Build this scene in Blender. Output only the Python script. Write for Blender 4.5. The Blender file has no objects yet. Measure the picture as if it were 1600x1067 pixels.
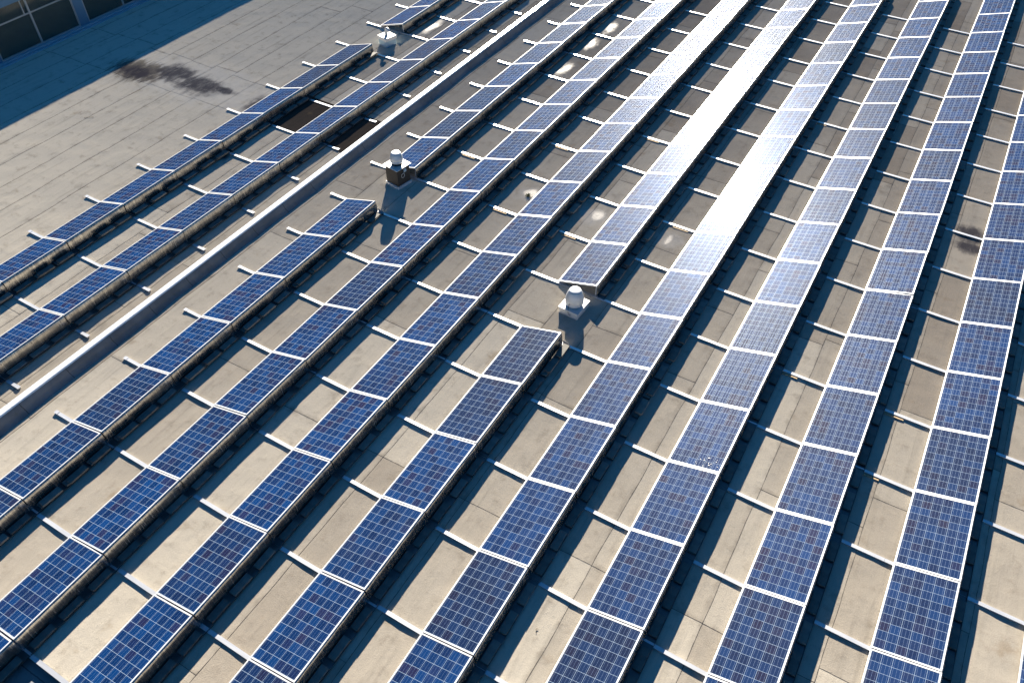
import bpy, bmesh, math, random
import numpy as np
from mathutils import Matrix, Vector

random.seed(7)
rng = np.random.default_rng(11)
scn = bpy.context.scene
C = scn.collection

# ------------------------------------------------------------------ camera
RC = [[0.8623142052284827, 0.5063131224183014, 0.007825185493069403],
      [0.3704365183928878, -0.6202128257216921, -0.6914570389033029],
      [-0.34524049197903545, 0.599151961421306, -0.7223752001699542]]
CAM = (11.973571, -10.569873, 12.175412)
FPX = 1236.59
cam = bpy.data.cameras.new('camera')
camo = bpy.data.objects.new('camera', cam)
C.objects.link(camo)
r0, r1, r2 = [Vector(v) for v in RC]
m = Matrix((r0, -r1, -r2)).transposed().to_4x4()
m.translation = CAM
camo.matrix_world = m
cam.sensor_width = 36
cam.lens = FPX / 1600 * 36
cam.clip_start = .1
cam.clip_end = 1000
scn.camera = camo

# ------------------------------------------------------------------ sky, sun, exposure
SUN_EL, SUN_AZ = math.radians(20.4), math.radians(-28.3)
w = bpy.data.worlds.new('World'); scn.world = w; w.use_nodes = True
wn, wl = w.node_tree.nodes, w.node_tree.links
sk = wn.new('ShaderNodeTexSky'); sk.sky_type = 'NISHITA'; sk.sun_disc = False
sk.sun_elevation = SUN_EL; sk.sun_rotation = SUN_AZ
sk.ozone_density = 5.0; sk.dust_density = .6; sk.air_density = 1.1
tint = wn.new('ShaderNodeMix'); tint.data_type = 'RGBA'; tint.blend_type = 'MULTIPLY'; tint.inputs[0].default_value = 1
wl.new(sk.outputs[0], tint.inputs[6]); tint.inputs[7].default_value = (.10, .33, .46, 1)
wl.new(tint.outputs[2], wn['Background'].inputs[0])
wn['Background'].inputs[1].default_value = .05
sl = bpy.data.lights.new('sun', 'SUN'); sl.energy = 5.0; sl.angle = math.radians(.5)
sl.color = (1, .895, .75)
so = bpy.data.objects.new('sun', sl); C.objects.link(so)
sdir = Vector((math.sin(SUN_AZ) * math.cos(SUN_EL), math.cos(SUN_AZ) * math.cos(SUN_EL), math.sin(SUN_EL)))
so.rotation_euler = sdir.to_track_quat('Z', 'Y').to_euler()
so.location = (0, 0, 30)
scn.view_settings.view_transform = 'Standard'; scn.view_settings.look = 'None'
scn.view_settings.gamma = 1; scn.view_settings.exposure = 2.65
scn.cycles.max_bounces = 6
scn.cycles.sample_clamp_indirect = 4

# ------------------------------------------------------------------ measures
S = 1.67; W = .99; T = .2858; PITCH = 2.041; GX = -3.1965; GY = -1.6436; ZL = .07; PL = 1.65
CT, ST = math.cos(T), math.sin(T)
def row_x(r): return (r - 1) * PITCH + GX if r < 2 else (r - 2) * PITCH
def row_y(r): return GY if r < 2 else 0.0
def pix(P):
    d = Vector(P) - Vector(CAM)
    z = r2.dot(d)
    if z < .1: return (-9999, -9999, z)
    return (800 + FPX * r0.dot(d) / z, 533.5 + FPX * r1.dot(d) / z, z)
def in_frame(pts, mg=0):
    q = [pix(p) for p in pts]
    xs = [a[0] for a in q]; ys = [a[1] for a in q]
    return max(xs) > -mg and min(xs) < 1600 + mg and max(ys) > -mg and min(ys) < 1067 + mg

# ------------------------------------------------------------------ node helpers
class NT:
    def __init__(s, name):
        s.m = bpy.data.materials.new(name); s.m.use_nodes = True
        s.n, s.l = s.m.node_tree.nodes, s.m.node_tree.links
        s.b = s.n['Principled BSDF']
    def add(s, t, **k):
        o = s.n.new(t)
        for a, v in k.items(): setattr(o, a, v)
        return o
    def put(s, sock, v):
        if hasattr(v, 'is_output') or isinstance(v, bpy.types.NodeSocket): s.l.new(v, sock)
        else: sock.default_value = v
    def math(s, op, a, b=0.0, c=0.0, clamp=False):
        o = s.add('ShaderNodeMath', operation=op); o.use_clamp = clamp
        s.put(o.inputs[0], a); s.put(o.inputs[1], b); s.put(o.inputs[2], c)
        return o.outputs[0]
    def mix(s, f, a, b):
        o = s.add('ShaderNodeMix', data_type='RGBA')
        s.put(o.inputs[0], f); s.put(o.inputs[6], a); s.put(o.inputs[7], b)
        return o.outputs[2]
    def fmix(s, f, a, b):
        o = s.add('ShaderNodeMix', data_type='FLOAT')
        s.put(o.inputs[0], f); s.put(o.inputs[2], a); s.put(o.inputs[3], b)
        return o.outputs[0]
    def noise(s, vec, scale, detail=4, rough=.55, dist=0):
        o = s.add('ShaderNodeTexNoise'); s.put(o.inputs['Vector'], vec)
        o.inputs['Scale'].default_value = scale; o.inputs['Detail'].default_value = detail
        o.inputs['Roughness'].default_value = rough; o.inputs['Distortion'].default_value = dist
        return o.outputs[0]
    def ramp(s, f, a, b, ca=(0, 0, 0, 1), cb=(1, 1, 1, 1)):
        o = s.add('ShaderNodeValToRGB'); s.put(o.inputs[0], f)
        e = o.color_ramp.elements; e[0].position = a; e[1].position = b; e[0].color = ca; e[1].color = cb
        return o.outputs[0]
    def smooth(s, f, a, b, lo=0.0, hi=1.0):
        o = s.add('ShaderNodeMapRange', interpolation_type='SMOOTHSTEP'); s.put(o.inputs[0], f)
        for i, v in enumerate((a, b, lo, hi)): o.inputs[i + 1].default_value = v
        return o.outputs[0]
    def mapping(s, vec, scale=(1, 1, 1), loc=(0, 0, 0)):
        o = s.add('ShaderNodeMapping'); s.put(o.inputs[0], vec)
        o.inputs['Scale'].default_value = scale; o.inputs['Location'].default_value = loc
        return o.outputs[0]
    def bump(s, h, strength, dist=.01):
        o = s.add('ShaderNodeBump'); s.put(o.inputs['Height'], h)
        o.inputs['Strength'].default_value = strength; o.inputs['Distance'].default_value = dist
        s.l.new(o.outputs[0], s.b.inputs['Normal'])
    def set(s, **k):
        for a, v in k.items(): s.put(s.b.inputs[a.replace('_', ' ')], v)
def rgb(r, g, b): return (r, g, b, 1)

# ---- roof membrane
def mat_membrane(name, base=None):
    t = NT(name)
    geo = t.add('ShaderNodeNewGeometry').outputs['Position']
    sep = t.add('ShaderNodeSeparateXYZ'); t.l.new(geo, sep.inputs[0])
    X, Y = sep.outputs[0], sep.outputs[1]
    at = t.add('ShaderNodeAttribute', attribute_name='tint').outputs['Fac']
    uv = t.add('ShaderNodeUVMap'); uv.uv_map = 'UVMap'
    us = t.add('ShaderNodeSeparateXYZ'); t.l.new(uv.outputs[0], us.inputs[0])
    eu, ev = us.outputs[0], us.outputs[1]          # metres from the lapped edges
    n1 = t.noise(geo, .55, 5, .6)
    n2 = t.noise(geo, 3.2, 6, .65)
    n3 = t.noise(geo, 90, 3, .7)
    st = t.noise(t.mapping(geo, (7, .45, 1)), 1, 5, .6)
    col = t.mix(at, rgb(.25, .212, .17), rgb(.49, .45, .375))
    if base: col = base
    col = t.mix(t.smooth(n1, .40, .70), col, t.mix(.25, col, rgb(.46, .43, .37) if not base else base))
    col = t.mix(t.math('MULTIPLY', t.smooth(n2, .5, .8), .55), col, rgb(.185, .155, .12) if not base else rgb(.03, .025, .02))
    col = t.mix(t.math('MULTIPLY', t.smooth(st, .5, .78), .35), col, rgb(.2, .18, .15) if not base else rgb(.09, .07, .05))
    # mineral chippings
    col = t.mix(t.math('MULTIPLY', t.smooth(n3, .52, .7), .25), col, rgb(.12, .11, .1))
    col = t.mix(t.math('MULTIPLY', t.smooth(n3, .45, .28), .3), col, rgb(.5, .48, .43) if not base else rgb(.12, .1, .08))
    # pale drying rims and long scuffs
    sc5 = t.noise(t.mapping(geo, (22, .8, 1), (3, 17, 0)), 1, 4, .7)
    col = t.mix(t.math('MULTIPLY', t.smooth(sc5, .6, .78), .3), col, rgb(.16, .14, .115) if not base else rgb(.02, .02, .02))
    # brown tint in patches
    n4 = t.noise(t.mapping(geo, (1, 1, 1), (31, 7, 0)), 1.6, 4, .6)
    col = t.mix(t.math('MULTIPLY', t.smooth(n4, .6, .78), .45), col, rgb(.2, .14, .075))
    # bitumen bead and dirt along each lap
    wob = t.math('MULTIPLY', t.math('SUBTRACT', t.noise(geo, 7, 3, .6), .5), .02)
    for e in (eu, ev):
        ee = t.math('ADD', e, wob)
        bead = t.math('MULTIPLY', t.smooth(ee, .011, .002), t.smooth(n1, .1, .45))
        dirt = t.math('MULTIPLY', t.smooth(ee, .11, .0), t.smooth(n2, .36, .6))
        col = t.mix(t.math('MULTIPLY', dirt, .28), col, rgb(.14, .12, .095))
        col = t.mix(t.math('MULTIPLY', bead, .9), col, rgb(.05, .045, .04))
    rough = t.fmix(t.smooth(n1, .35, .7), .78, .62)
    # blob helper
    wn_ = t.noise(geo, 2.6, 6, .68)
    wst = t.noise(t.mapping(geo, (6.0, 1.6, 1)), 1, 6, .65)
    def blob(cx, cy, rx, ry, amt=.9, nz=None):
        dx = t.math('DIVIDE', t.math('SUBTRACT', X, cx), rx)
        dy = t.math('DIVIDE', t.math('SUBTRACT', Y, cy), ry)
        d = t.math('SQRT', t.math('ADD', t.math('MULTIPLY', dx, dx), t.math('MULTIPLY', dy, dy)))
        return t.math('ADD', d, t.math('MULTIPLY', t.math('SUBTRACT', nz or wn_, .5), amt * 2))
    if not base:
        # pale silt washed along the gutter line and round the old puddle
        silt = None
        for c in ((-7.6, 4.1, 3.6, 1.35), (3.95, 4.3, .62, .4), (5.75, 4.3, .5, .42), (7.75, 4.4, .4, .42), (-1.6, 4.7, 0.9, .35)):
            b = t.smooth(blob(*c, 1.0), 1.1, .4)
            silt = b if silt is None else t.math('MAXIMUM', silt, b)
        col = t.mix(t.math('MULTIPLY', silt, .55), col, rgb(.5, .475, .43))
        rough = t.fmix(silt, rough, .42)
        br = t.smooth(blob(-9.9, 3.65, 1.25, .75, .8, wst), 1, .5)
        col = t.mix(t.math('MULTIPLY', br, .75), col, rgb(.10, .08, .055))
        mixn = t.fmix(.45, wn_, wst)
        dark = None
        for c in ((-9.9, 3.55, .95, .5), (-8.75, 4.15, .9, .6), (-7.6, 4.0, 1.0, .62), (-6.7, 4.15, .6, .22), (-5.15, 4.05, .55, .6),
                  (14.0, 8.4, .42, .5), (14.1, 7.9, .5, .3), (-4.2, 1.5, .3, .25)):
            b = t.smooth(blob(*c, 1.15, mixn), 1.12, .42)
            dark = b if dark is None else t.math('MAXIMUM', dark, b)
        col = t.mix(t.math('MULTIPLY', dark, t.smooth(wst, .25, .55, .5, .9)), col, rgb(.035, .034, .046))
        rough = t.fmix(dark, rough, .62)
        wet = None
        for c in ((1.5, 14.1, .3, .7), (1.5, 12.7, .28, .7), (1.55, 10.7, .28, .7), (5.8, 4.4, .2, .32), (7.7, 4.45, .1, .3), (3.9, 4.35, .26, .24), (-3.75, 11.0, .3, .9)):
            b = t.smooth(blob(*c, 1.1, mixn), .9, .1)
            wet = b if wet is None else t.math('MAXIMUM', wet, b)
        rough = t.fmix(wet, rough, .48)
        yel = t.smooth(blob(-4.6, -1.9, .5, .3, .8), 1, .5)
        col = t.mix(t.math('MULTIPLY', yel, .4), col, rgb(.3, .23, .1))
    t.set(Base_Color=col, Roughness=rough)
    t.b.inputs['Diffuse Roughness'].default_value = 1.0
    t.put(t.b.inputs['Specular IOR Level'], t.fmix(wet, 0.0, .05) if not base else 0.0)
    h = t.math('ADD', t.math('MULTIPLY', n3, .55), t.math('ADD', t.math('MULTIPLY', n2, .9), t.math('MULTIPLY', st, .8)))
    t.bump(h, .8, .014)
    return t.m

# ---- cells under glass
def mat_cells():
    t = NT('solar_cells')
    uv = t.add('ShaderNodeUVMap'); uv.uv_map = 'UVMap'
    s = t.add('ShaderNodeSeparateXYZ'); t.l.new(uv.outputs[0], s.inputs[0])
    U, V = s.outputs[0], s.outputs[1]              # 0..6 cells across, 0..10 along
    oi = t.add('ShaderNodeObjectInfo').outputs['Random']
    fu, fv = t.math('FRACT', U), t.math('FRACT', V)
    cu, cv = t.math('FLOOR', U), t.math('FLOOR', V)
    comb = t.add('ShaderNodeCombineXYZ'); t.put(comb.inputs[0], cu); t.put(comb.inputs[1], cv); t.put(comb.inputs[2], t.math('MULTIPLY', oi, 97.0))
    wn1 = t.add('ShaderNodeTexWhiteNoise', noise_dimensions='3D'); t.l.new(comb.outputs[0], wn1.inputs[0])
    r = wn1.outputs[0]
    sc = t.add('ShaderNodeSeparateColor'); t.l.new(wn1.outputs[1], sc.inputs[0])
    rg = sc.outputs[1]
    c1 = t.mix(r, rgb(.0003, .0055, .028), rgb(.0004, .017, .072))
    c1 = t.mix(t.math('MULTIPLY', t.smooth(rg, .72, 1), .8), c1, rgb(.008, .005, .017))
    # poly crystal grains
    vadd = t.add('ShaderNodeVectorMath', operation='ADD'); t.l.new(uv.outputs[0], vadd.inputs[0])
    cz = t.add('ShaderNodeCombineXYZ'); t.put(cz.inputs[2], t.math('MULTIPLY', oi, 50.0)); t.put(cz.inputs[0], t.math('MULTIPLY', r, 13.0))
    t.l.new(cz.outputs[0], vadd.inputs[1])
    vo = t.add('ShaderNodeTexVoronoi'); t.l.new(vadd.outputs[0], vo.inputs['Vector']); vo.inputs['Scale'].default_value = 9
    vs = t.add('ShaderNodeSeparateColor'); t.l.new(vo.outputs['Color'], vs.inputs[0])
    c1 = t.mix(t.math('MULTIPLY', vs.outputs[0], .3), c1, rgb(.0015, .018, .075))
    # panel to panel difference
    c1 = t.mix(t.math('MULTIPLY', t.math('POWER', oi, 2.0), .6), c1, rgb(.003, .006, .018))
    g = .014
    def gap(f):
        a = t.math('LESS_THAN', f, g); b = t.math('GREATER_THAN', f, 1 - g)
        return t.math('MAXIMUM', a, b)
    gm = t.math('MAXIMUM', gap(fu), gap(fv))
    b3 = t.math('FRACT', t.math('MULTIPLY', fu, 3.0))
    bus = t.math('LESS_THAN', t.math('ABSOLUTE', t.math('SUBTRACT', b3, .5)), .02)
    bus = t.math('MULTIPLY', bus, t.math('SUBTRACT', 1.0, gm))
    # soiling: thin film of dust, thicker towards the low edge
    pos = t.add('ShaderNodeNewGeometry').outputs['Position']
    dn = t.noise(pos, 2.2, 5, .65)
    low = t.smooth(U, .35, .0)
    dust = t.math('ADD', t.math('MULTIPLY', t.smooth(dn, .5, .8), .012), t.math('MULTIPLY', low, t.math('MULTIPLY', dn, .035)))
    col = t.mix(gm, c1, rgb(.15, .20, .27))
    col = t.mix(bus, col, rgb(.06, .10, .19))
    col = t.mix(dust, col, rgb(.4, .36, .3))
    t.set(Base_Color=col)
    t.put(t.b.inputs['Metallic'], t.math('MULTIPLY', bus, .3))
    t.put(t.b.inputs['Roughness'], t.fmix(bus, .30, .30))
    t.b.inputs['Specular IOR Level'].default_value = 0
    t.b.inputs['Coat Weight'].default_value = .065
    t.b.inputs['Coat IOR'].default_value = 1.33
    t.put(t.b.inputs['Coat Roughness'], t.math('ADD', .052, t.math('MULTIPLY', dn, .022)))
    gl = t.add('ShaderNodeBsdfAnisotropic') if hasattr(bpy.types, 'ShaderNodeBsdfAnisotropic') else t.add('ShaderNodeBsdfGlossy')
    gl.inputs['Roughness'].default_value = .46
    gl.inputs['Color'].default_value = (.95, .98, 1, 1)
    ms = t.add('ShaderNodeMixShader')
    t.put(ms.inputs[0], t.math('ADD', .0040, t.math('ADD', t.math('MULTIPLY', bus, .02), t.math('MULTIPLY', gm, .003))))
    out = [n_ for n_ in t.n if n_.type == 'OUTPUT_MATERIAL'][0]
    t.l.new(t.b.outputs[0], ms.inputs[1]); t.l.new(gl.outputs[0], ms.inputs[2]); t.l.new(ms.outputs[0], out.inputs[0])
    return t.m

def mat_simple(name, col, rough=.5, metal=0.0, nscale=6, var=.25, bump=.0, spec=.5, dirt=None, stretch=(1, 1, 1)):
    t = NT(name)
    tc = t.add('ShaderNodeTexCoord').outputs['Object']
    n = t.noise(t.mapping(tc, stretch), nscale, 5, .6)
    dk = tuple(c * (1 - var) for c in col[:3]) + (1,)
    c = t.mix(t.smooth(n, .3, .7), dk, col)
    if dirt:
        n2 = t.noise(tc, nscale * .37 + 1, 6, .7)
        c = t.mix(t.math('MULTIPLY', t.smooth(n2, .52, .72), .6), c, dirt)
    t.set(Base_Color=c, Metallic=metal)
    t.put(t.b.inputs['Roughness'], t.fmix(n, rough * .8, min(1, rough * 1.2)))
    t.b.inputs['Specular IOR Level'].default_value = spec
    if bump: t.bump(t.noise(t.mapping(tc, stretch), nscale * 6, 4, .6), bump, .004)
    return t.m

def mat_sheet():
    t = NT('galvanised_sheet')
    pos = t.add('ShaderNodeNewGeometry').outputs['Position']
    sc_ = t.noise(t.mapping(pos, (2, 34, 3)), 1, 5, .7, .4)
    bl = t.noise(pos, 2.4, 3, .5)
    sp = t.noise(pos, 26, 3, .6)
    col = t.mix(t.smooth(sc_, .42, .72), rgb(.25, .25, .25), rgb(.52, .5, .46))
    col = t.mix(t.math('MULTIPLY', t.smooth(sp, .55, .75), .35), col, rgb(.2, .17, .14))
    t.set(Base_Color=col, Metallic=.92)
    t.put(t.b.inputs['Roughness'], t.math('ADD', .13, t.math('MULTIPLY', sc_, .22)))
    h = t.math('ADD', t.math('MULTIPLY', sc_, .3), t.math('MULTIPLY', bl, 1.2))
    t.bump(h, .35, .015)
    return t.m

M = dict(
    roof=mat_membrane('roof_membrane'),
    patch=mat_membrane('bitumen_patch', rgb(.05, .042, .036)),
    cells=mat_cells(),
    frame=mat_simple('anodised_frame', rgb(.40, .415, .44), .42, .3, 5, .08),
    alu=mat_simple('mill_aluminium', rgb(.47, .49, .52), .38, .55, 4, .12, .1, dirt=rgb(.42, .40, .37), stretch=(.4, 3, 3)),
    alu_side=mat_simple('rail_web', rgb(.34, .36, .40), .4, .7, 6, .25),
    sheet=mat_sheet(),
    hole=mat_simple('bolt_hole', rgb(.02, .02, .02), .8),
    slab=mat_simple('concrete_slab', rgb(.12, .118, .11), .85, 0, 9, .35, .5, .3, rgb(.1, .1, .085)),
    slab2=mat_simple('weathered_concrete', rgb(.17, .165, .15), .85, 0, 8, .3, .5, .3, rgb(.13, .125, .1)),
    tray=mat_simple('tray_metal', rgb(.12, .12, .12), .35, .8, 7, .3),
    curb=mat_simple('curb_membrane', rgb(.24, .225, .2), .7, 0, 2.2, .3, .4, .4, rgb(.15, .14, .12)),
    cap=mat_simple('curb_cap_metal', rgb(.52, .56, .60), .34, .3, 1.5, .12, .15),
    white=mat_simple('white_sheet', rgb(.46, .475, .48), .45, .1, 5, .12, 0, .5, rgb(.35, .33, .3)),
    fan=mat_simple('fan_cowl_metal', rgb(.46, .48, .50), .5, .25, 7, .15, .05),
    black=mat_simple('black_housing', rgb(.010, .009, .009), .7, 0, 6, .3),
    pad=mat_simple('wood_pad', rgb(.34, .25, .15), .85, 0, 12, .4, .5, .3),
    wall=mat_simple('blue_grey_cladding', rgb(.06, .15, .25), .5, .05, 2, .12),
    trim=mat_simple('wall_trim', rgb(.2, .32, .42), .45, .1, 3, .1),
    winframe=mat_simple('window_frame', rgb(.26, .30, .33), .4, .3, 3, .1),
    leaf=mat_simple('weed_leaf', rgb(.05, .075, .02), .6, 0, 9, .4),
    dropping=mat_simple('dropping', rgb(.7, .7, .66), .8),
    twig=mat_simple('twig', rgb(.06, .045, .03), .9),
)
def mat_pane():
    t = NT('window_glass')
    t.set(Base_Color=rgb(.35, .42, .42), Roughness=.02)
    t.b.inputs['Transmission Weight'].default_value = .9
    t.b.inputs['IOR'].default_value = 1.27
    return t.m
def mat_curb():
    t = NT('curb_felt')
    pos = t.add('ShaderNodeNewGeometry').outputs['Position']
    sp = t.add('ShaderNodeSeparateXYZ'); t.l.new(pos, sp.inputs[0])
    n = t.noise(pos, 1.6, 5, .6); n2 = t.noise(pos, 9, 5, .65); n3 = t.noise(pos, 80, 3, .6)
    col = t.mix(t.smooth(n, .3, .7), rgb(.10, .105, .11), rgb(.155, .16, .165))
    col = t.mix(t.math('MULTIPLY', t.smooth(n2, .55, .75), .5), col, rgb(.09, .08, .065))
    y = t.math('ADD', t.math('DIVIDE', sp.outputs[1], 1.07), t.math('MULTIPLY', n2, .03))
    fr = t.math('ABSOLUTE', t.math('SUBTRACT', t.math('FRACT', y), .5))
    col = t.mix(t.math('MULTIPLY', t.smooth(fr, .011, .004), .75), col, rgb(.04, .035, .03))
    t.set(Base_Color=col, Roughness=.7); t.b.inputs['Specular IOR Level'].default_value = .2
    t.bump(t.math('ADD', n3, t.math('MULTIPLY', n, 2.0)), .4, .01)
    return t.m
M['curb'] = mat_curb()
M['pane'] = mat_pane()
M['inside'] = mat_simple('dim_interior', rgb(.012, .011, .009), .9, 0, 2, .4)

# ------------------------------------------------------------------ mesh helpers
def mesh_obj(name, bm, mats, parent=None, loc=None):
    me = bpy.data.meshes.new(name); bm.normal_update(); bm.to_mesh(me); bm.free()
    for mt in (mats if isinstance(mats, (list, tuple)) else [mats]): me.materials.append(mt)
    o = bpy.data.objects.new(name, me); C.objects.link(o)
    if parent: o.parent = parent
    if loc: o.location = loc
    return o
def box(bm, x0, x1, y0, y1, z0, z1, mi=0, f=None):
    vs = []
    for z in (z0, z1):
        for x, y in ((x0, y0), (x1, y0), (x1, y1), (x0, y1)):
            p = (x, y, z); vs.append(bm.verts.new(f(*p) if f else p))
    fs = [(3, 2, 1, 0), (4, 5, 6, 7), (0, 1, 5, 4), (1, 2, 6, 5), (2, 3, 7, 6), (3, 0, 4, 7)]
    out = []
    for q in fs:
        fc = bm.faces.new([vs[i] for i in q]); fc.material_index = mi; out.append(fc)
    return vs
def bev(bm, w=.003, seg=1):
    bmesh.ops.bevel(bm, geom=list(bm.edges), offset=w, segments=seg, affect='EDGES', clamp_overlap=True)
def prism(bm, prof, y0, y1, mi=0, closed=True, thick=None, n=1):
    rings = []
    for k in range(n + 1):
        y = y0 + (y1 - y0) * k / n
        rings.append([bm.verts.new((x, y, z)) for x, z in prof])
    m_ = len(prof)
    for a, b in zip(rings, rings[1:]):
        for i in range(m_ if closed else m_ - 1):
            j = (i + 1) % m_
            f = bm.faces.new((a[i], a[j], b[j], b[i])); f.material_index = mi
    if closed:
        f = bm.faces.new(rings[0][::-1]); f.material_index = mi
        f = bm.faces.new(rings[-1]); f.material_index = mi
def lathe(bm, prof, cx=0, cy=0, n=40, mi=0, smooth=True):
    rings = []
    for r, z in prof:
        if r < 1e-5: rings.append([bm.verts.new((cx, cy, z))]); continue
        rings.append([bm.verts.new((cx + r * math.cos(2 * math.pi * i / n), cy + r * math.sin(2 * math.pi * i / n), z)) for i in range(n)])
    for a, b in zip(rings, rings[1:]):
        for i in range(n):
            j = (i + 1) % n
            if len(a) == 1: f = bm.faces.new((a[0], b[j], b[i])) if False else bm.faces.new((a[0], b[i], b[j]))
            elif len(b) == 1: f = bm.faces.new((a[i], a[j], b[0]))
            else: f = bm.faces.new((a[i], a[j], b[j], b[i]))
            f.material_index = mi; f.smooth = smooth
def tube(bm, pts, r, n=8, mi=0):
    pts = [Vector(p) for p in pts]; rings = []
    for k, p in enumerate(pts):
        d = (pts[min(k + 1, len(pts) - 1)] - pts[max(k - 1, 0)]).normalized()
        u = d.cross(Vector((0, 0, 1)));
        if u.length < .05: u = d.cross(Vector((0, 1, 0)))
        u.normalize(); v = d.cross(u)
        rings.append([bm.verts.new(p + r * (math.cos(2 * math.pi * i / n) * u + math.sin(2 * math.pi * i / n) * v)) for i in range(n)])
    for a, b in zip(rings, rings[1:]):
        for i in range(n):
            j = (i + 1) % n; f = bm.faces.new((a[i], b[i], b[j], a[j])); f.material_index = mi; f.smooth = True
    for rg in (rings[0], rings[-1][::-1]):
        f = bm.faces.new(rg); f.material_index = mi
def empty(name, loc, label=None, cat=None, group=None, rz=0):
    o = bpy.data.objects.new(name, None); C.objects.link(o); o.location = loc; o.rotation_euler = (0, 0, rz)
    o.empty_display_size = .1
    tag(o, label, cat, group); return o
def tag(o, label=None, cat=None, group=None, kind=None):
    if label: o['label'] = label
    if cat: o['category'] = cat
    if group: o['group'] = group
    if kind: o['kind'] = kind
    elif cat: o['kind'] = 'thing'
    return o

# ------------------------------------------------------------------ smooth noise for the ground
def vnoise(x, y, seed):
    xi = np.floor(x).astype(np.int64); yi = np.floor(y).astype(np.int64)
    fx = x - xi; fy = y - yi; fx = fx * fx * (3 - 2 * fx); fy = fy * fy * (3 - 2 * fy)
    def h(a, b):
        n = (a * 374761393 + b * 668265263 + seed * 974634777) & 0x7fffffff
        n = ((n ^ (n >> 13)) * 1274126177) & 0x7fffffff
        return ((n ^ (n >> 16)) & 0xffff) / 65535.0
    return (h(xi, yi) * (1 - fx) + h(xi + 1, yi) * fx) * (1 - fy) + (h(xi, yi + 1) * (1 - fx) + h(xi + 1, yi + 1) * fx) * fy
def relief(x, y):
    z = .012 * (vnoise(x * .9, y * .8, 1) - .5) + .011 * (vnoise(x * 2.3, y * 1.8, 2) - .5)
    z += .005 * (vnoise(x * 5.5, y * 4.5, 3) - .5)
    r = vnoise(x * 1.4, y * 3.2, 5)          # cross ripples where the felt has moved
    z += .006 * np.clip(r - .62, 0, 1) * 2.2
    return z
def rz(x, y): return float(relief(np.array([x]), np.array([y]))[0])

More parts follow.
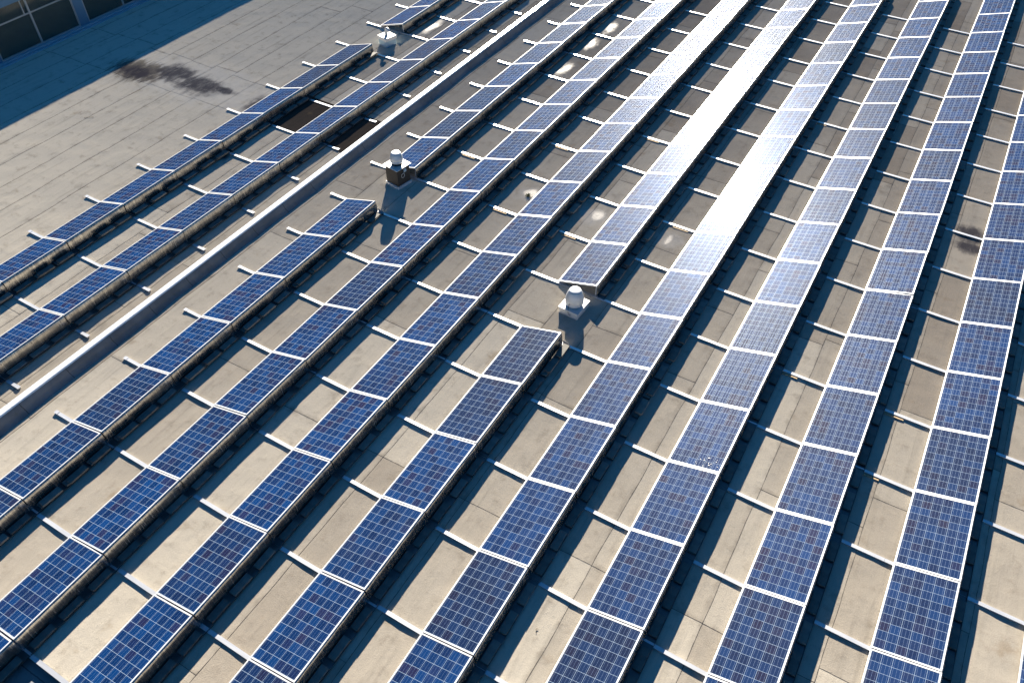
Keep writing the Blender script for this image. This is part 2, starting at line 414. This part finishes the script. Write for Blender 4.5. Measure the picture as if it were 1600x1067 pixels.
# ------------------------------------------------------------------ roof: lapped sheets of felt, one surface
def build_roof():
    xs = [-13.9, -13.3, -12.45, -11.6, -10.72, -9.82, -8.92, -8.02, -7.14, -6.2, -5.3, -4.4, -3.5, -2.6, -1.72, -.8, .12, 1.06, 2.05, 3.05, 4.08,
          4.86, 5.6, 6.5, 7.42, 8.3, 9.12, 9.94, 10.95, 11.9, 12.8, 13.7, 14.65, 15.6, 16.55, 17.5, 18.45, 19.4, 20.3, 21.3, 22.3]
    V, F, TI, UV = [], [], [], []
    base = 0
    Y0, Y1 = -10.0, 27.0
    for k in range(len(xs) - 1):
        xa, xb = xs[k] - (.0 if k == 0 else .03), xs[k + 1]
        xc = (xs[k] + xb) / 2
        ys = []
        if xc < -4.6: ys = [3.1 + .04 * k - .1, 4.5 + random.uniform(.3, .5) + .08 * (k % 4)]
        elif 3 < xc < 14: ys = [-4.28]
        elif xc < -1.7: ys = [3.4, 5.4]
        y = ys[0] if ys else random.uniform(-6, -2)
        lo = y
        while True:
            lo -= random.uniform(3.2, 7.5) if xc > -4.6 else random.uniform(7, 12)
            if lo < Y0 + 1: break
            ys.append(lo)
        hi = max(ys) if ys else y
        if not ys: ys.append(y); hi = y
        while True:
            hi += random.uniform(2.2, 5.0) if xc > -4.6 else random.uniform(5, 9)
            if hi > Y1 - 1: break
            ys.append(hi)
        ys = sorted(ys)
        edges = [Y0] + ys + [Y1]
        for a, b in zip(edges, edges[1:]):
            nx = max(6, int((xb - xa) / .08)); ny = max(6, int((b + .03 - a) / .085))
            u = np.linspace(0, 1, nx + 1); v = np.linspace(0, 1, ny + 1)
            gx = xa + (xb - xa) * u; gy = a + (b + (.03 if b < Y1 else 0) - a) * v
            wob = .006 * np.sin(gy * 2.1 + k * 1.7) + .004 * np.sin(gy * 5.3 + k)
            XX, YY = np.meshgrid(gx, gy)
            XX = XX + wob[:, None]
            YY = YY + .01 * np.sin(XX * 3.1 + a)
            Z = relief(XX, YY)
            du = xb - XX + wob[:, None]; dv = np.repeat((gy - a)[:, None], XX.shape[1], 1)
            Z = Z + .003 * np.clip(1 - du / .55, 0, 1) + .0026 * np.clip(1 - dv / .3, 0, 1)
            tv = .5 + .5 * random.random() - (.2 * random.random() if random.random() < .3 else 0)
            grain_shade = min(1, max(0, ((b + a) / 2 + 1) / 13)) * min(1, max(0, (xc + 2) / 4))
            tv -= .42 * grain_shade  # shaded look of the felt grain towards the sun, painted into sheet tint
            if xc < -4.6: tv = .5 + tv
            def grid(XX, YY, Z, du, dv):
                nonlocal base
                n_y, n_x = XX.shape
                V.append(np.stack([XX.ravel(), YY.ravel(), Z.ravel()], 1))
                idx = np.arange(n_y * n_x).reshape(n_y, n_x) + base
                q = np.stack([idx[:-1, :-1], idx[:-1, 1:], idx[1:, 1:], idx[1:, :-1]], -1).reshape(-1, 4)
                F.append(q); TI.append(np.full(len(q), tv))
                UV.append(np.stack([np.clip(du, 0, 9).ravel(), np.clip(dv, 0, 9).ravel()], 1))
                base += n_y * n_x
            grid(XX, YY, Z, du, dv)
            # the lapped edges turn down
            c_ = lambda A: np.repeat(A[:, -1:], 2, 1)
            grid(c_(XX) + np.array([[0, .0008]]), c_(YY), c_(Z) - np.array([[0, .012]]), c_(du) * 0, c_(dv))
            r_ = lambda A: np.repeat(A[:1, :], 2, 0)
            grid(r_(XX), r_(YY) - np.array([[.0008], [0]]), r_(Z) - np.array([[.012], [0]]), r_(du), r_(dv) * 0)
    V = np.concatenate(V); F = np.concatenate(F); TI = np.concatenate(TI); UV = np.concatenate(UV)
    me = bpy.data.meshes.new('flat_roof')
    me.vertices.add(len(V)); me.vertices.foreach_set('co', V.ravel())
    me.loops.add(F.size); me.loops.foreach_set('vertex_index', F.ravel().astype(np.int32))
    me.polygons.add(len(F)); me.polygons.foreach_set('loop_start', np.arange(0, F.size, 4, dtype=np.int32))
    try: me.polygons.foreach_set('loop_total', np.full(len(F), 4, dtype=np.int32))
    except Exception: pass
    me.update(calc_edges=True)
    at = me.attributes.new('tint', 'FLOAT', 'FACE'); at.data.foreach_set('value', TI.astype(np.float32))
    uvl = me.uv_layers.new(name='UVMap'); uvl.data.foreach_set('uv', UV[F.ravel()].astype(np.float32).ravel())
    me.polygons.foreach_set('use_smooth', np.ones(len(F), dtype=bool))
    me.materials.append(M['roof'])
    me.validate()
    o = bpy.data.objects.new('flat_roof', me); C.objects.link(o); tag(o, kind='structure')
build_roof()
# roof beyond the detailed part, out to the horizon
bm = bmesh.new()
vs = [bm.verts.new(p) for p in ((-400, -400, -.05), (400, -400, -.05), (400, 400, -.05), (-400, 400, -.05))]
bm.faces.new(vs)
tag(mesh_obj('ground', bm, M['curb']), kind='structure')

# dark bitumen patch between the left rows, along the gutter
def patch(name, quad, z=.012):
    bm = bmesh.new(); n, m_ = 26, 18
    P = [Vector(q) for q in quad]; g = []
    for j in range(m_ + 1):
        row = []
        for i in range(n + 1):
            s_, t_ = i / n, j / m_
            p = (P[0] * (1 - s_) + P[1] * s_) * (1 - t_) + (P[3] * (1 - s_) + P[2] * s_) * t_
            row.append(bm.verts.new((p.x, p.y, rz(p.x, p.y) + z)))
        g.append(row)
    uvl = bm.loops.layers.uv.new('UVMap')
    for j in range(m_):
        for i in range(n):
            f = bm.faces.new((g[j][i], g[j][i + 1], g[j + 1][i + 1], g[j + 1][i])); f.smooth = True
            for lp in f.loops: lp[uvl].uv = (1, 1)
    return tag(mesh_obj(name, bm, M['patch']), kind='structure')
patch('roof_patch', [(-4.62, 3.42), (-1.42, 3.30), (-1.42, 5.15), (-4.62, 5.22)])

# ------------------------------------------------------------------ solar panels
def tilt(x, y, z): return (x * CT - z * ST, y, x * ST + z * CT + ZL)
Hh = PL / 2
def make_panel():
    root = bpy.data.objects.new('solar_panel', None); C.objects.link(root); root.empty_display_size = .2
    bm = bmesh.new(); fw = .023; th = .038
    box(bm, 0, fw, -Hh, Hh, -th, 0, 0, tilt); box(bm, W - fw, W, -Hh, Hh, -th, 0, 0, tilt)
    box(bm, fw, W - fw, -Hh, -Hh + fw, -th, 0, 0, tilt); box(bm, fw, W - fw, Hh - fw, Hh, -th, 0, 0, tilt)
    mesh_obj('frame', bm, M['frame'], root)
    bm = bmesh.new(); uvl = bm.loops.layers.uv.new('UVMap')
    zz = -.004; b = fw
    vs = [bm.verts.new(tilt(*p)) for p in ((b, -Hh + b, zz), (W - b, -Hh + b, zz), (W - b, Hh - b, zz), (b, Hh - b, zz))]
    f = bm.faces.new(vs)
    mg = .035
    for lp, uv in zip(f.loops, ((-mg, -mg), (6 + mg, -mg), (6 + mg, 10 + mg), (-mg, 10 + mg))): lp[uvl].uv = uv
    vs = [bm.verts.new(tilt(*p)) for p in ((b, -Hh + b, -.012), (b, Hh - b, -.012), (W - b, Hh - b, -.012), (W - b, -Hh + b, -.012))]
    f = bm.faces.new(vs); f.material_index = 1
    mesh_obj('cell_surface', bm, [M['cells'], M['white']], root)
    # wind deflector behind the high edge
    bm = bmesh.new()
    XH = W * CT; ZH = ZL + W * ST
    prof = [(XH + .004, ZH - .012), (XH + .012, ZH - .014), (XH + .02, ZH - .03), (XH + .03, ZH - .075), (XH + .037, ZH - .15), (XH + .043, ZH - .22), (XH + .052, .0425)]
    n = 22
    ring = []
    for k in range(n + 1):
        y = -Hh + PL * k / n; wv = .0025 * math.sin(k * 1.3)
        ring.append([bm.verts.new((x + wv * (1 if 0 < i < len(prof) - 1 else 0), y, z)) for i, (x, z) in enumerate(prof)])
    for a, b_ in zip(ring, ring[1:]):
        for i in range(len(prof) - 1):
            f = bm.faces.new((a[i], a[i + 1], b_[i + 1], b_[i])); f.smooth = True
    for y in (-Hh + .12, 0, Hh - .12):
        for k in range(8):
            pass
        x = XH + .0345; z = ZH - .085
        c_ = [bm.verts.new((x + .0035 , y + .009 * math.cos(a * math.pi / 4), z + .009 * math.sin(a * math.pi / 4))) for a in range(8)]
        f = bm.faces.new(c_); f.material_index = 1
    mesh_obj('wind_deflector', bm, [M['sheet'], M['hole']], root)
    # ballast tray
    bm = bmesh.new()
    xt = XH + .052
    t0 = .0405
    prof = [(xt, t0), (1.166, t0), (1.171, t0 + .028), (1.1735, t0 + .028), (1.1695, t0 - .0035), (xt, t0 - .0035)]
    prism(bm, prof[::-1], -Hh - .008, Hh + .008)
    mesh_obj('ballast_tray', bm, M['tray'], root)
    # support legs under the high edge
    for y in (-Hh + .035, Hh - .035):
        bm = bmesh.new()
        box(bm, XH - .035, XH - .005, y - .002, y + .002, .041, ZH - .045)
        box(bm, XH - .009, XH - .005, y + .002, y + (.028 if y < 0 else -.028), .041, ZH - .045)
        mesh_obj('support_leg', bm, M['alu'], root)
    return root
def copy_tree(o, parent=None):
    c = o.copy(); C.objects.link(c); c.parent = parent
    for ch in list(o.children): copy_tree(ch, c)
    return c

ORD = ['', 'first', 'second', 'third', 'fourth', 'fifth', 'sixth', 'seventh', 'eighth', 'ninth', 'tenth', 'eleventh', 'twelfth', 'thirteenth',
       'fourteenth', 'fifteenth', 'sixteenth', 'seventeenth', 'eighteenth', 'nineteenth', 'twentieth']
ROWN = {0: 'outermost row left of curb', 1: 'row just left of curb', 2: 'row just right of curb'}
for q in range(3, 11): ROWN[q] = '%s row right of curb' % ORD[q - 1]
ROWS = {r: [] for r in range(0, 11)}
GAPS = {(0, 6), (2, 1), (5, 0)}          # panel j spans joints j..j+1
for r in ROWS:
    for j in range(-9, 16):
        if (r, j) in GAPS: continue
        x = row_x(r); y = row_y(r) + (j + .5) * S
        pts = [tilt(0, -Hh, 0), tilt(W, -Hh, 0), tilt(W, Hh, 0), tilt(0, Hh, 0), (1.22, -Hh, 0.1), (1.22, Hh, .1)]
        pts = [(p[0] + x, p[1] + y, p[2]) for p in pts]
        if r == 9 and j > 11: continue
        if in_frame(pts): ROWS[r].append(j)
proto = make_panel()
first = True
PANEL = []
def adj(r, j):
    if (r == 5 and 4 <= j <= 7) or (r == 6 and 3 <= j <= 6): return 'sun-glaring'
    if r in (0, 1, 2, 3) and j < 8: return 'deep blue'
    if j < 0: return 'deep blue'
    return 'silvery blue' if 1 <= j and r >= 4 else 'dusty blue'
for r in ROWS:
    js = ROWS[r]
    for n, j in enumerate(js, 1):
        o = proto if first else copy_tree(proto); first = False
        o.location = (row_x(r) + random.uniform(-.004, .004), row_y(r) + (j + .5) * S + random.uniform(-.003, .003), 0)
        o.rotation_euler = (random.gauss(0, .0018), random.gauss(0, .004), random.gauss(0, .0015))
        end = ''
        tag(o, '%s panel, %s from the near end of %s' % (adj(r, j), ORD[n], ROWN[r]), 'solar panel', 'solar panels in tilted rows on the roof')
        PANEL.append((r, j, n))

# bird droppings on one panel (row 7, just above its low joint)
bm = bmesh.new()
for k in range(16):
    u = random.uniform(.48, .93) if k > 3 else random.uniform(.55, .75); v = -Hh + random.uniform(.05, .32)
    rr = random.uniform(.004, .012)
    for q in range(1):
        c_ = [bm.verts.new(tilt(u + rr * math.cos(a) * random.uniform(.7, 1.2), v + rr * math.sin(a) * random.uniform(.7, 1.2), .001)) for a in [i * math.pi / 4 for i in range(8)]]
        bm.faces.new(c_)
o = mesh_obj('bird_droppings', bm, M['dropping'], None, (row_x(7), (-1 + .5) * S, .002))
tag(o, 'spatter of white bird droppings on one panel in the sixth row right of curb', 'bird droppings', None)

# ------------------------------------------------------------------ mounting rails
def make_rail(x0, x1, y, side, n, pads=()):
    root = empty('mounting_rail', (x0, y, 0))
    bm = bmesh.new()
    L = x1 - x0
    # hat-shaped profile, laid along x; upper flange then web
    segs = []
    a = 0
    while a < L:
        b = min(L, a + random.uniform(4.0, 6.1)) if side != 'left' else L
        segs.append((a, b)); a = b + .004
    for a, b in segs:
        box(bm, a, b, -.034, .034, .030, .036)
        box(bm, a, b, -.034, -.030, .020, .030); box(bm, a, b, .030, .034, .020, .030)
        box(bm, a, b, -.026, .026, .004, .030, 1)
    mesh_obj('rail_profile', bm, [M['alu'], M['alu_side']], root)
    if side == 'left': xe = (0, L)
    else: xe = (0,)
    for e in xe:
        bm = bmesh.new()
        s_ = 1 if e == 0 else -1
        x_a, x_b = sorted((e - .004 * s_, e + .085 * s_))
        box(bm, x_a, x_b, -.038, .038, .0365, .042)
        mesh_obj('end_clip', bm, M['alu'], root)
    for px in pads:
        bm = bmesh.new(); box(bm, px - x0 - .2, px - x0 + .2, -.095, -.0355, .004, .024); bev(bm, .004)
        mesh_obj('support_pad', bm, M['pad'], root)
    where = 'left of the roof curb' if side == 'left' else 'right of the roof curb'
    tag(root, 'aluminium rail crossing the rows %s, %s counting up from bottom' % (where, ORD[n]), 'mounting rail', 'aluminium rails carrying the panel rows')
n = 0
for k in range(-3, 13):
    y = k * S + GY
    if not in_frame([(-5.8, y, .1), (-5.0, y, .1), (-4, y, .1), (-3, y, .1), (-2.4, y, .1), (-1.7, y, .1)]): continue
    n += 1
    make_rail(-5.8, -1.63, y, 'left', n)
n = 0
PADS = {3: [1.6, 7.8], 2: [3.6, 5.55], 4: [3.6], 1: [11.5, 13.6], 5: [5.6], 0: [13.5], 7: [9.4]}
for k in range(-8, 17):
    y = k * S
    if not in_frame([(x_, y, .1) for x_ in np.linspace(-.5, 17.2, 40)]): continue
    n += 1
    if n > 20: break
    make_rail(-.5 + random.uniform(-.02, .02), 19.2, y, 'right', n, PADS.get(k, ()))

# ------------------------------------------------------------------ ballast slabs
def slab_mesh(h, L, seed, mat):
    rr = random.Random(seed)
    bm = bmesh.new(); box(bm, -.071, .071, -L / 2, L / 2, 0, h); bev(bm, .006, 2)
    for v in bm.verts: v.co += Vector((rr.uniform(-.001, .001), rr.uniform(-.001, .001), rr.uniform(-.001, .001)))
    me = bpy.data.meshes.new('ballast_slab'); bm.to_mesh(me); bm.free(); me.materials.append(mat); return me
SM = [slab_mesh(.045, .395, i, M['slab'] if i % 3 else M['slab2']) for i in range(6)]
SX = 1.089
spots = []
for (r, j, n) in PANEL:
    for q in range(3):
        y0 = row_y(r) + j * S + .30 + q * .535 + .0
        x = row_x(r) + SX + random.uniform(-.004, .006); y = y0 + random.uniform(-.02, .02)
        P = (x, y, .13)
        u, v, z = pix(P)
        dbl = False
        if r == 2: dbl = True if q < 2 else random.random() < .3
        if r == 0: dbl = q > 0
        if r == 3 and j > -2: dbl = q == 1 or (q == 2 and j > 0)
        if r == 4 and j > -1 and j < 3: dbl = q != 0
        if r == 5 and j in (-1, 1, 2): dbl = q > 0
        if r == 6 and j in (-1, 0): dbl = q > 0
        spots.append((z, r, j, n, q, x, y, 0, -20 < u < 1620 and -20 < v < 1087))
        if dbl: spots.append((z - .01, r, j, n, q, x + random.uniform(.035, .048), y + random.uniform(.03, .09), 1, -20 < u < 1620 and -20 < v < 1087))
spots.sort()
bmr = bmesh.new(); cnt = 0
POS = ['nearest', 'middle', 'farthest']
for (z, r, j, n, q, x, y, lev, vis) in spots:
    me = SM[random.randrange(6)]
    zz = .0415 + lev * .0462
    if vis and cnt < 296:
        cnt += 1
        o = bpy.data.objects.new('ballast_slab', me); C.objects.link(o)
        o.location = (x, y, zz); o.rotation_euler = (0, 0, random.uniform(-.02, .02))
        ab = 'upper ' if lev else ''
        tag(o, '%s %sslab behind %s panel of %s' % (POS[q], ab, ORD[n], ROWN[r]), 'ballast slab', 'concrete slabs weighing down the panel rows')
    else:
        tmp = bmesh.new(); tmp.from_mesh(me)
        bmesh.ops.translate(tmp, verts=tmp.verts, vec=(x, y, zz))
        mm = bpy.data.meshes.new('tmp'); tmp.to_mesh(mm); tmp.free(); bmr.from_mesh(mm); bpy.data.meshes.remove(mm)
o = mesh_obj('distant_ballast_slabs', bmr, M['slab'])
tag(o, 'far concrete ballast slabs lying behind the distant panel rows', 'ballast slabs', None, 'stuff')

# ------------------------------------------------------------------ row end brackets (the free ends of broken rows)
def bracket(x, y, sgn, label):
    bm = bmesh.new()
    a = (x + W * CT, ZL + W * ST - .02); t_ = .002
    def pr(pts):
        f1 = [bm.verts.new((p[0], y - t_, p[1])) for p in pts]; f2 = [bm.verts.new((p[0], y + t_, p[1])) for p in pts]
        bm.faces.new(f1); bm.faces.new(f2[::-1])
        for i in range(len(pts)): bm.faces.new((f1[i], f2[i], f2[(i + 1) % len(pts)], f1[(i + 1) % len(pts)]))
    pr([(a[0] + .054, .045), (x + 1.165, .045), (x + 1.165, .07), (a[0] + .06, .14), (a[0] + .055, .14)])
    box(bm, x + 1.01, x + 1.16, y - .05 if sgn > 0 else y, y if sgn > 0 else y + .05, .0445, .048)
    o = mesh_obj('end_bracket', bm, M['alu']); tag(o, label, 'bracket', 'brackets closing the free row ends'); return o
bracket(row_x(5), Hh + -.5 * S + .012, 1, 'small bright bracket at the row end beside the silver roof fan')
bracket(row_x(2), Hh + .5 * S + .012, 1, 'small bright bracket at the row end below the black vent')
bracket(row_x(0), GY + Hh + 5.5 * S + .012, 1, 'small bright bracket at the row end below the white gooseneck vent')

# ------------------------------------------------------------------ roof curb
root = empty('roof_curb', (-1.15, 5, 0), 'long low curb with bright metal cap running diagonally between the left and right panel arrays', 'roof curb')
bm = bmesh.new()
prof = [(-.26, -.02), (-.14, .19), (-.11, .205), (.02, .205), (.055, .18), (.095, .11), (.14, .05), (.21, .012), (.29, -.02)]
N = 120; rings = []
for k in range(N + 1):
    y = -18 + 44 * k / N
    wv = .007 * math.sin(k * .9) + .005 * math.sin(k * 2.3)
    rings.append([bm.verts.new((x + wv * (.2 if i in (2, 3) else 1), y, z)) for i, (x, z) in enumerate(prof)])
for a, b in zip(rings, rings[1:]):
    for i in range(len(prof) - 1):
        f = bm.faces.new((a[i], a[i + 1], b[i + 1], b[i])); f.smooth = True
for f_ in (rings[0][::-1], rings[-1]): bm.faces.new(f_)
mesh_obj('curb_body', bm, M['curb'], root)
bm = bmesh.new()
y = -18.0
while y < 25.5:
    y2 = y + 2.95
    prof2 = [(-.13, .17), (-.125, .212), (-.108, .222), (.012, .222), (.026, .215), (.04, .192), (.036, .191), (.022, .2125), (-.112, .2125), (-.124, .17)]
    prism(bm, prof2[::-1], y, y2); y = y2 + .005
mesh_obj('metal_cap', bm, M['cap'], root)

# ------------------------------------------------------------------ vents
# black housed fan
root = empty('black_roof_vent', (.685, 2.98, 0), 'black box vent with round silver cowl in the row gap beside the curb', 'roof vent', None, math.radians(-9))
bm = bmesh.new(); box(bm, -.245, .245, -.245, .245, -.02, .085); bev(bm, .008, 2); mesh_obj('base', bm, M['white'], root)
bm = bmesh.new()
def tap(x, y, z): k = 1 - .03 * (z - .085) / .5; return (x * k, y * k, z)
box(bm, -.222, .222, -.222, .222, .0855, .575, 0, tap); bev(bm, .006)
mesh_obj('housing', bm, M['black'], root)
bm = bmesh.new(); box(bm, -.262, .262, -.262, .262, .5755, .592); bev(bm, .004); mesh_obj('cover_plate', bm, M['white'], root)
bm = bmesh.new(); lathe(bm, [(.0, .594), (.135, .594), (.135, .66), (.0, .66)]); mesh_obj('throat', bm, M['black'], root)
bm = bmesh.new(); lathe(bm, [(.0, .655), (.14, .655), (.155, .662), (.168, .70), (.168, .715), (.164, .718), (.163, .735), (.166, .74), (.160, .80), (.145, .86), (.128, .905), (.115, .925), (.10, .932), (.0, .935)])
mesh_obj('cowl', bm, M['fan'], root)
bm = bmesh.new()
tube(bm, [(.222 + .02, -.05 + .055 * math.cos(a), .36 + .06 * math.sin(a)) for a in [i * math.pi / 8 for i in range(17)]], .006)
tube(bm, [(.235, -.01, .41), (.245, .02, .47), (.235, .05, .53)], .006)
mesh_obj('cable_loop', bm, M['white'], root)
bm = bmesh.new(); box(bm, .218, .236, -.0, .09, .42, .52); bev(bm, .004); mesh_obj('switch_box', bm, M['trim'], root)

# silver dome fan
root = empty('silver_roof_fan', (6.83, 1.08, 0), 'silver domed roof fan on square metal base standing in the gap of the middle row', 'roof fan', None, math.radians(-3))
bm = bmesh.new(); box(bm, -.235, .235, -.26, .26, -.02, .165); bev(bm, .006, 2); mesh_obj('base', bm, M['white'], root)
bm = bmesh.new(); box(bm, -.25, .25, -.275, .275, .1655, .178); bev(bm, .003); mesh_obj('cover_plate', bm, M['white'], root)
bm = bmesh.new(); lathe(bm, [(.0, .18), (.17, .18), (.185, .20), (.20, .235), (.206, .25), (.206, .262), (.200, .265), (.200, .285), (.205, .29), (.205, .33), (.19, .42), (.165, .50), (.145, .55), (.13, .575), (.115, .585), (.0, .592)])
mesh_obj('cowl', bm, M['fan'], root)
bm = bmesh.new(); tube(bm, [(.02, -.27, .08), (.0, -.268, .13), (.0, -.262, .19), (-.01, -.235, .25), (-.015, -.212, .33)], .005); mesh_obj('cable', bm, M['black'], root)
bm = bmesh.new(); lathe(bm, [(0, 0), (.035, 0), (.035, .014), (.02, .018), (0, .018)], n=20)
bmesh.ops.rotate(bm, verts=bm.verts, cent=(0, 0, 0), matrix=Matrix.Rotation(math.pi / 2, 3, 'X')); bmesh.ops.translate(bm, verts=bm.verts, vec=(.04, -.2605, .085))
mesh_obj('cable_gland', bm, M['alu_side'], root)

# white gooseneck
root = empty('gooseneck_vent', (-4.28, 9.17, 0), 'white box vent with bent gooseneck pipe at the gap of the outermost left row', 'gooseneck vent', None, math.radians(-14))
bm = bmesh.new(); box(bm, -.2, .2, -.2, .2, -.02, .20); bev(bm, .006); mesh_obj('base', bm, M['trim'], root)
bm = bmesh.new(); box(bm, -.225, .225, -.225, .225, .2005, .31); bev(bm, .006); mesh_obj('lid', bm, M['white'], root)
bm = bmesh.new()
tube(bm, [(-.02, 0, .30), (-.02, 0, .46)] + [(-.02 + .07 * (1 - math.cos(a)), 0, .46 + .07 * math.sin(a)) for a in [i * math.pi / 8 for i in range(1, 7)]] + [(.118, 0, .455)], .05, 16)
mesh_obj('gooseneck_pipe', bm, M['fan'], root)

# ------------------------------------------------------------------ neighbouring building with its window band
root = empty('window_building', (0, 0, 0), 'blue clad building wall with a long band of windows standing beyond the roof edge', 'building')
bm = bmesh.new()
XW = -13.7
box(bm, XW - .12, XW, -14, 26, -.05, .10)                 # base under windows
box(bm, XW - .12, XW, -14, 26, 1.58, 2.47)               # wall over windows
box(bm, XW - 9, XW - 8.9, -14, 26, -.05, 2.47, 1); box(bm, XW - 8.9, XW - .12, -14, -13.9, -.05, 2.47, 1); box(bm, XW - 8.9, XW - .12, 25.9, 26, -.05, 2.47, 1)
box(bm, XW - 8.9, XW - .12, -13.9, 25.9, -.4, -.35, 1)
yb = [1.72 - 1.46 - .17 + 0.0]
# bays: [y of pane group start, pier] groups of two panes
groups = []
g0 = 1.72 - .025
for k in range(-4, 7):
    groups.append(g0 + k * 3.31)
for g_ in groups:
    box(bm, XW - .12, XW - .01, g_ - .33, g_, .10, 1.58)
mesh_obj('wall', bm, [M['wall'], M['inside']], root)
bm = bmesh.new(); box(bm, XW - 9.1, XW + .02, -14.1, 26.1, 2.4705, 2.52); mesh_obj('roof', bm, M['trim'], root)
bm = bmesh.new(); box(bm, XW + .001, XW + .12, -14, 26, -.04, .05); box(bm, XW + .001, XW + .04, -14, 26, .052, .092); mesh_obj('base_trim', bm, M['trim'], root)
bm = bmesh.new(); box(bm, XW - .10, XW + .05, -14, 26, .1005, .118); mesh_obj('sill', bm, M['trim'], root)
for g_ in groups:
    a, b = g_, g_ + 2.98
    if not in_frame([(XW, a, .2), (XW, b, .2), (XW, (a + b) / 2, .2)], 300): continue
    bm = bmesh.new(); fx0, fx1 = XW - .09, XW - .03
    fw = .05
    box(bm, fx0, fx1, a + .001, a + fw, .119, 1.639); box(bm, fx0, fx1, b - fw, b - .001, .119, 1.639)
    box(bm, fx0, fx1, a + fw, b - fw, .119, .16); box(bm, fx0, fx1, a + fw, b - fw, 1.58, 1.639)
    mid = (a + b) / 2
    box(bm, fx0, fx1, mid - .03, mid + .03, .16, 1.58)
    box(bm, fx0 + .01, fx1 - .01, a + fw, mid - .03, 1.105, 1.145); box(bm, fx0 + .01, fx1 - .01, mid + .03, b - fw, 1.105, 1.145)
    box(bm, fx0 + .012, fx1 - .012, mid - .16, mid - .195, 1.145, 1.58)
    f_ = mesh_obj('window', bm, M['winframe'], root)
    for q0, q1 in ((a + fw, mid - .03), (mid + .03, b - fw)):
        bm = bmesh.new(); box(bm, fx0 + .02, fx0 + .03, q0, q1, .16, 1.58); mesh_obj('pane', bm, M['pane'], f_)

# ------------------------------------------------------------------ small things lying about
def weed(x, y):
    rr = random.Random(3); bm = bmesh.new()
    for k in range(46):
        a = rr.uniform(0, 6.28); l = rr.uniform(.04, .13); t_ = rr.uniform(.3, 1.2)
        c_ = Vector((rr.uniform(-.04, .04), rr.uniform(-.04, .04), 0)); d = Vector((math.cos(a) * math.cos(t_), math.sin(a) * math.cos(t_), math.sin(t_)))
        s_ = Vector((-math.sin(a), math.cos(a), 0)) * .009
        p1 = c_ + d * l * .5; p2 = c_ + d * l + Vector((0, 0, -.02))
        vs_ = [bm.verts.new(v) for v in (c_ - s_ * .4, c_ + s_ * .4, p1 + s_, p2, p1 - s_)]
        bm.faces.new(vs_)
    o = mesh_obj('weed', bm, M['leaf'], None, (x, y, rz(x, y) + .005))
    tag(o, 'small dark weed growing in the pale silt patch between two rows', 'weed')
weed(3.88, 4.22)
# twigs and leaves blown on to the felt
def twig(x, y, a, l, label):
    rr = random.Random(int(x * 100)); bm = bmesh.new()
    pts = [(math.cos(a + .4 * math.sin(k)) * l * k / 4 - l / 2, math.sin(a + .5 * k / 4) * l * k / 4, .006 + .004 * (k % 2)) for k in range(5)]
    tube(bm, pts, .0045, 5)
    o = mesh_obj('twig', bm, M['twig'], None, (x, y, rz(x, y) + .006)); tag(o, label, 'twig')
twig(9.3, -5.0, 1.2, .12, 'thin dark twig on the felt just below the long cross seam near a felt corner')
twig(9.75, -5.75, 1.9, .1, 'thin dark twig on the felt right beside the rail at bottom centre')
twig(-8.9, .9, .3, .22, 'thin curved twig lying alone on the open felt at far left')
twig(2.2, -5.6, .7, .1, 'small dark twig on the felt beside the second row right of curb')
print('PANELS', len(PANEL), 'SLABS', cnt, len(spots))
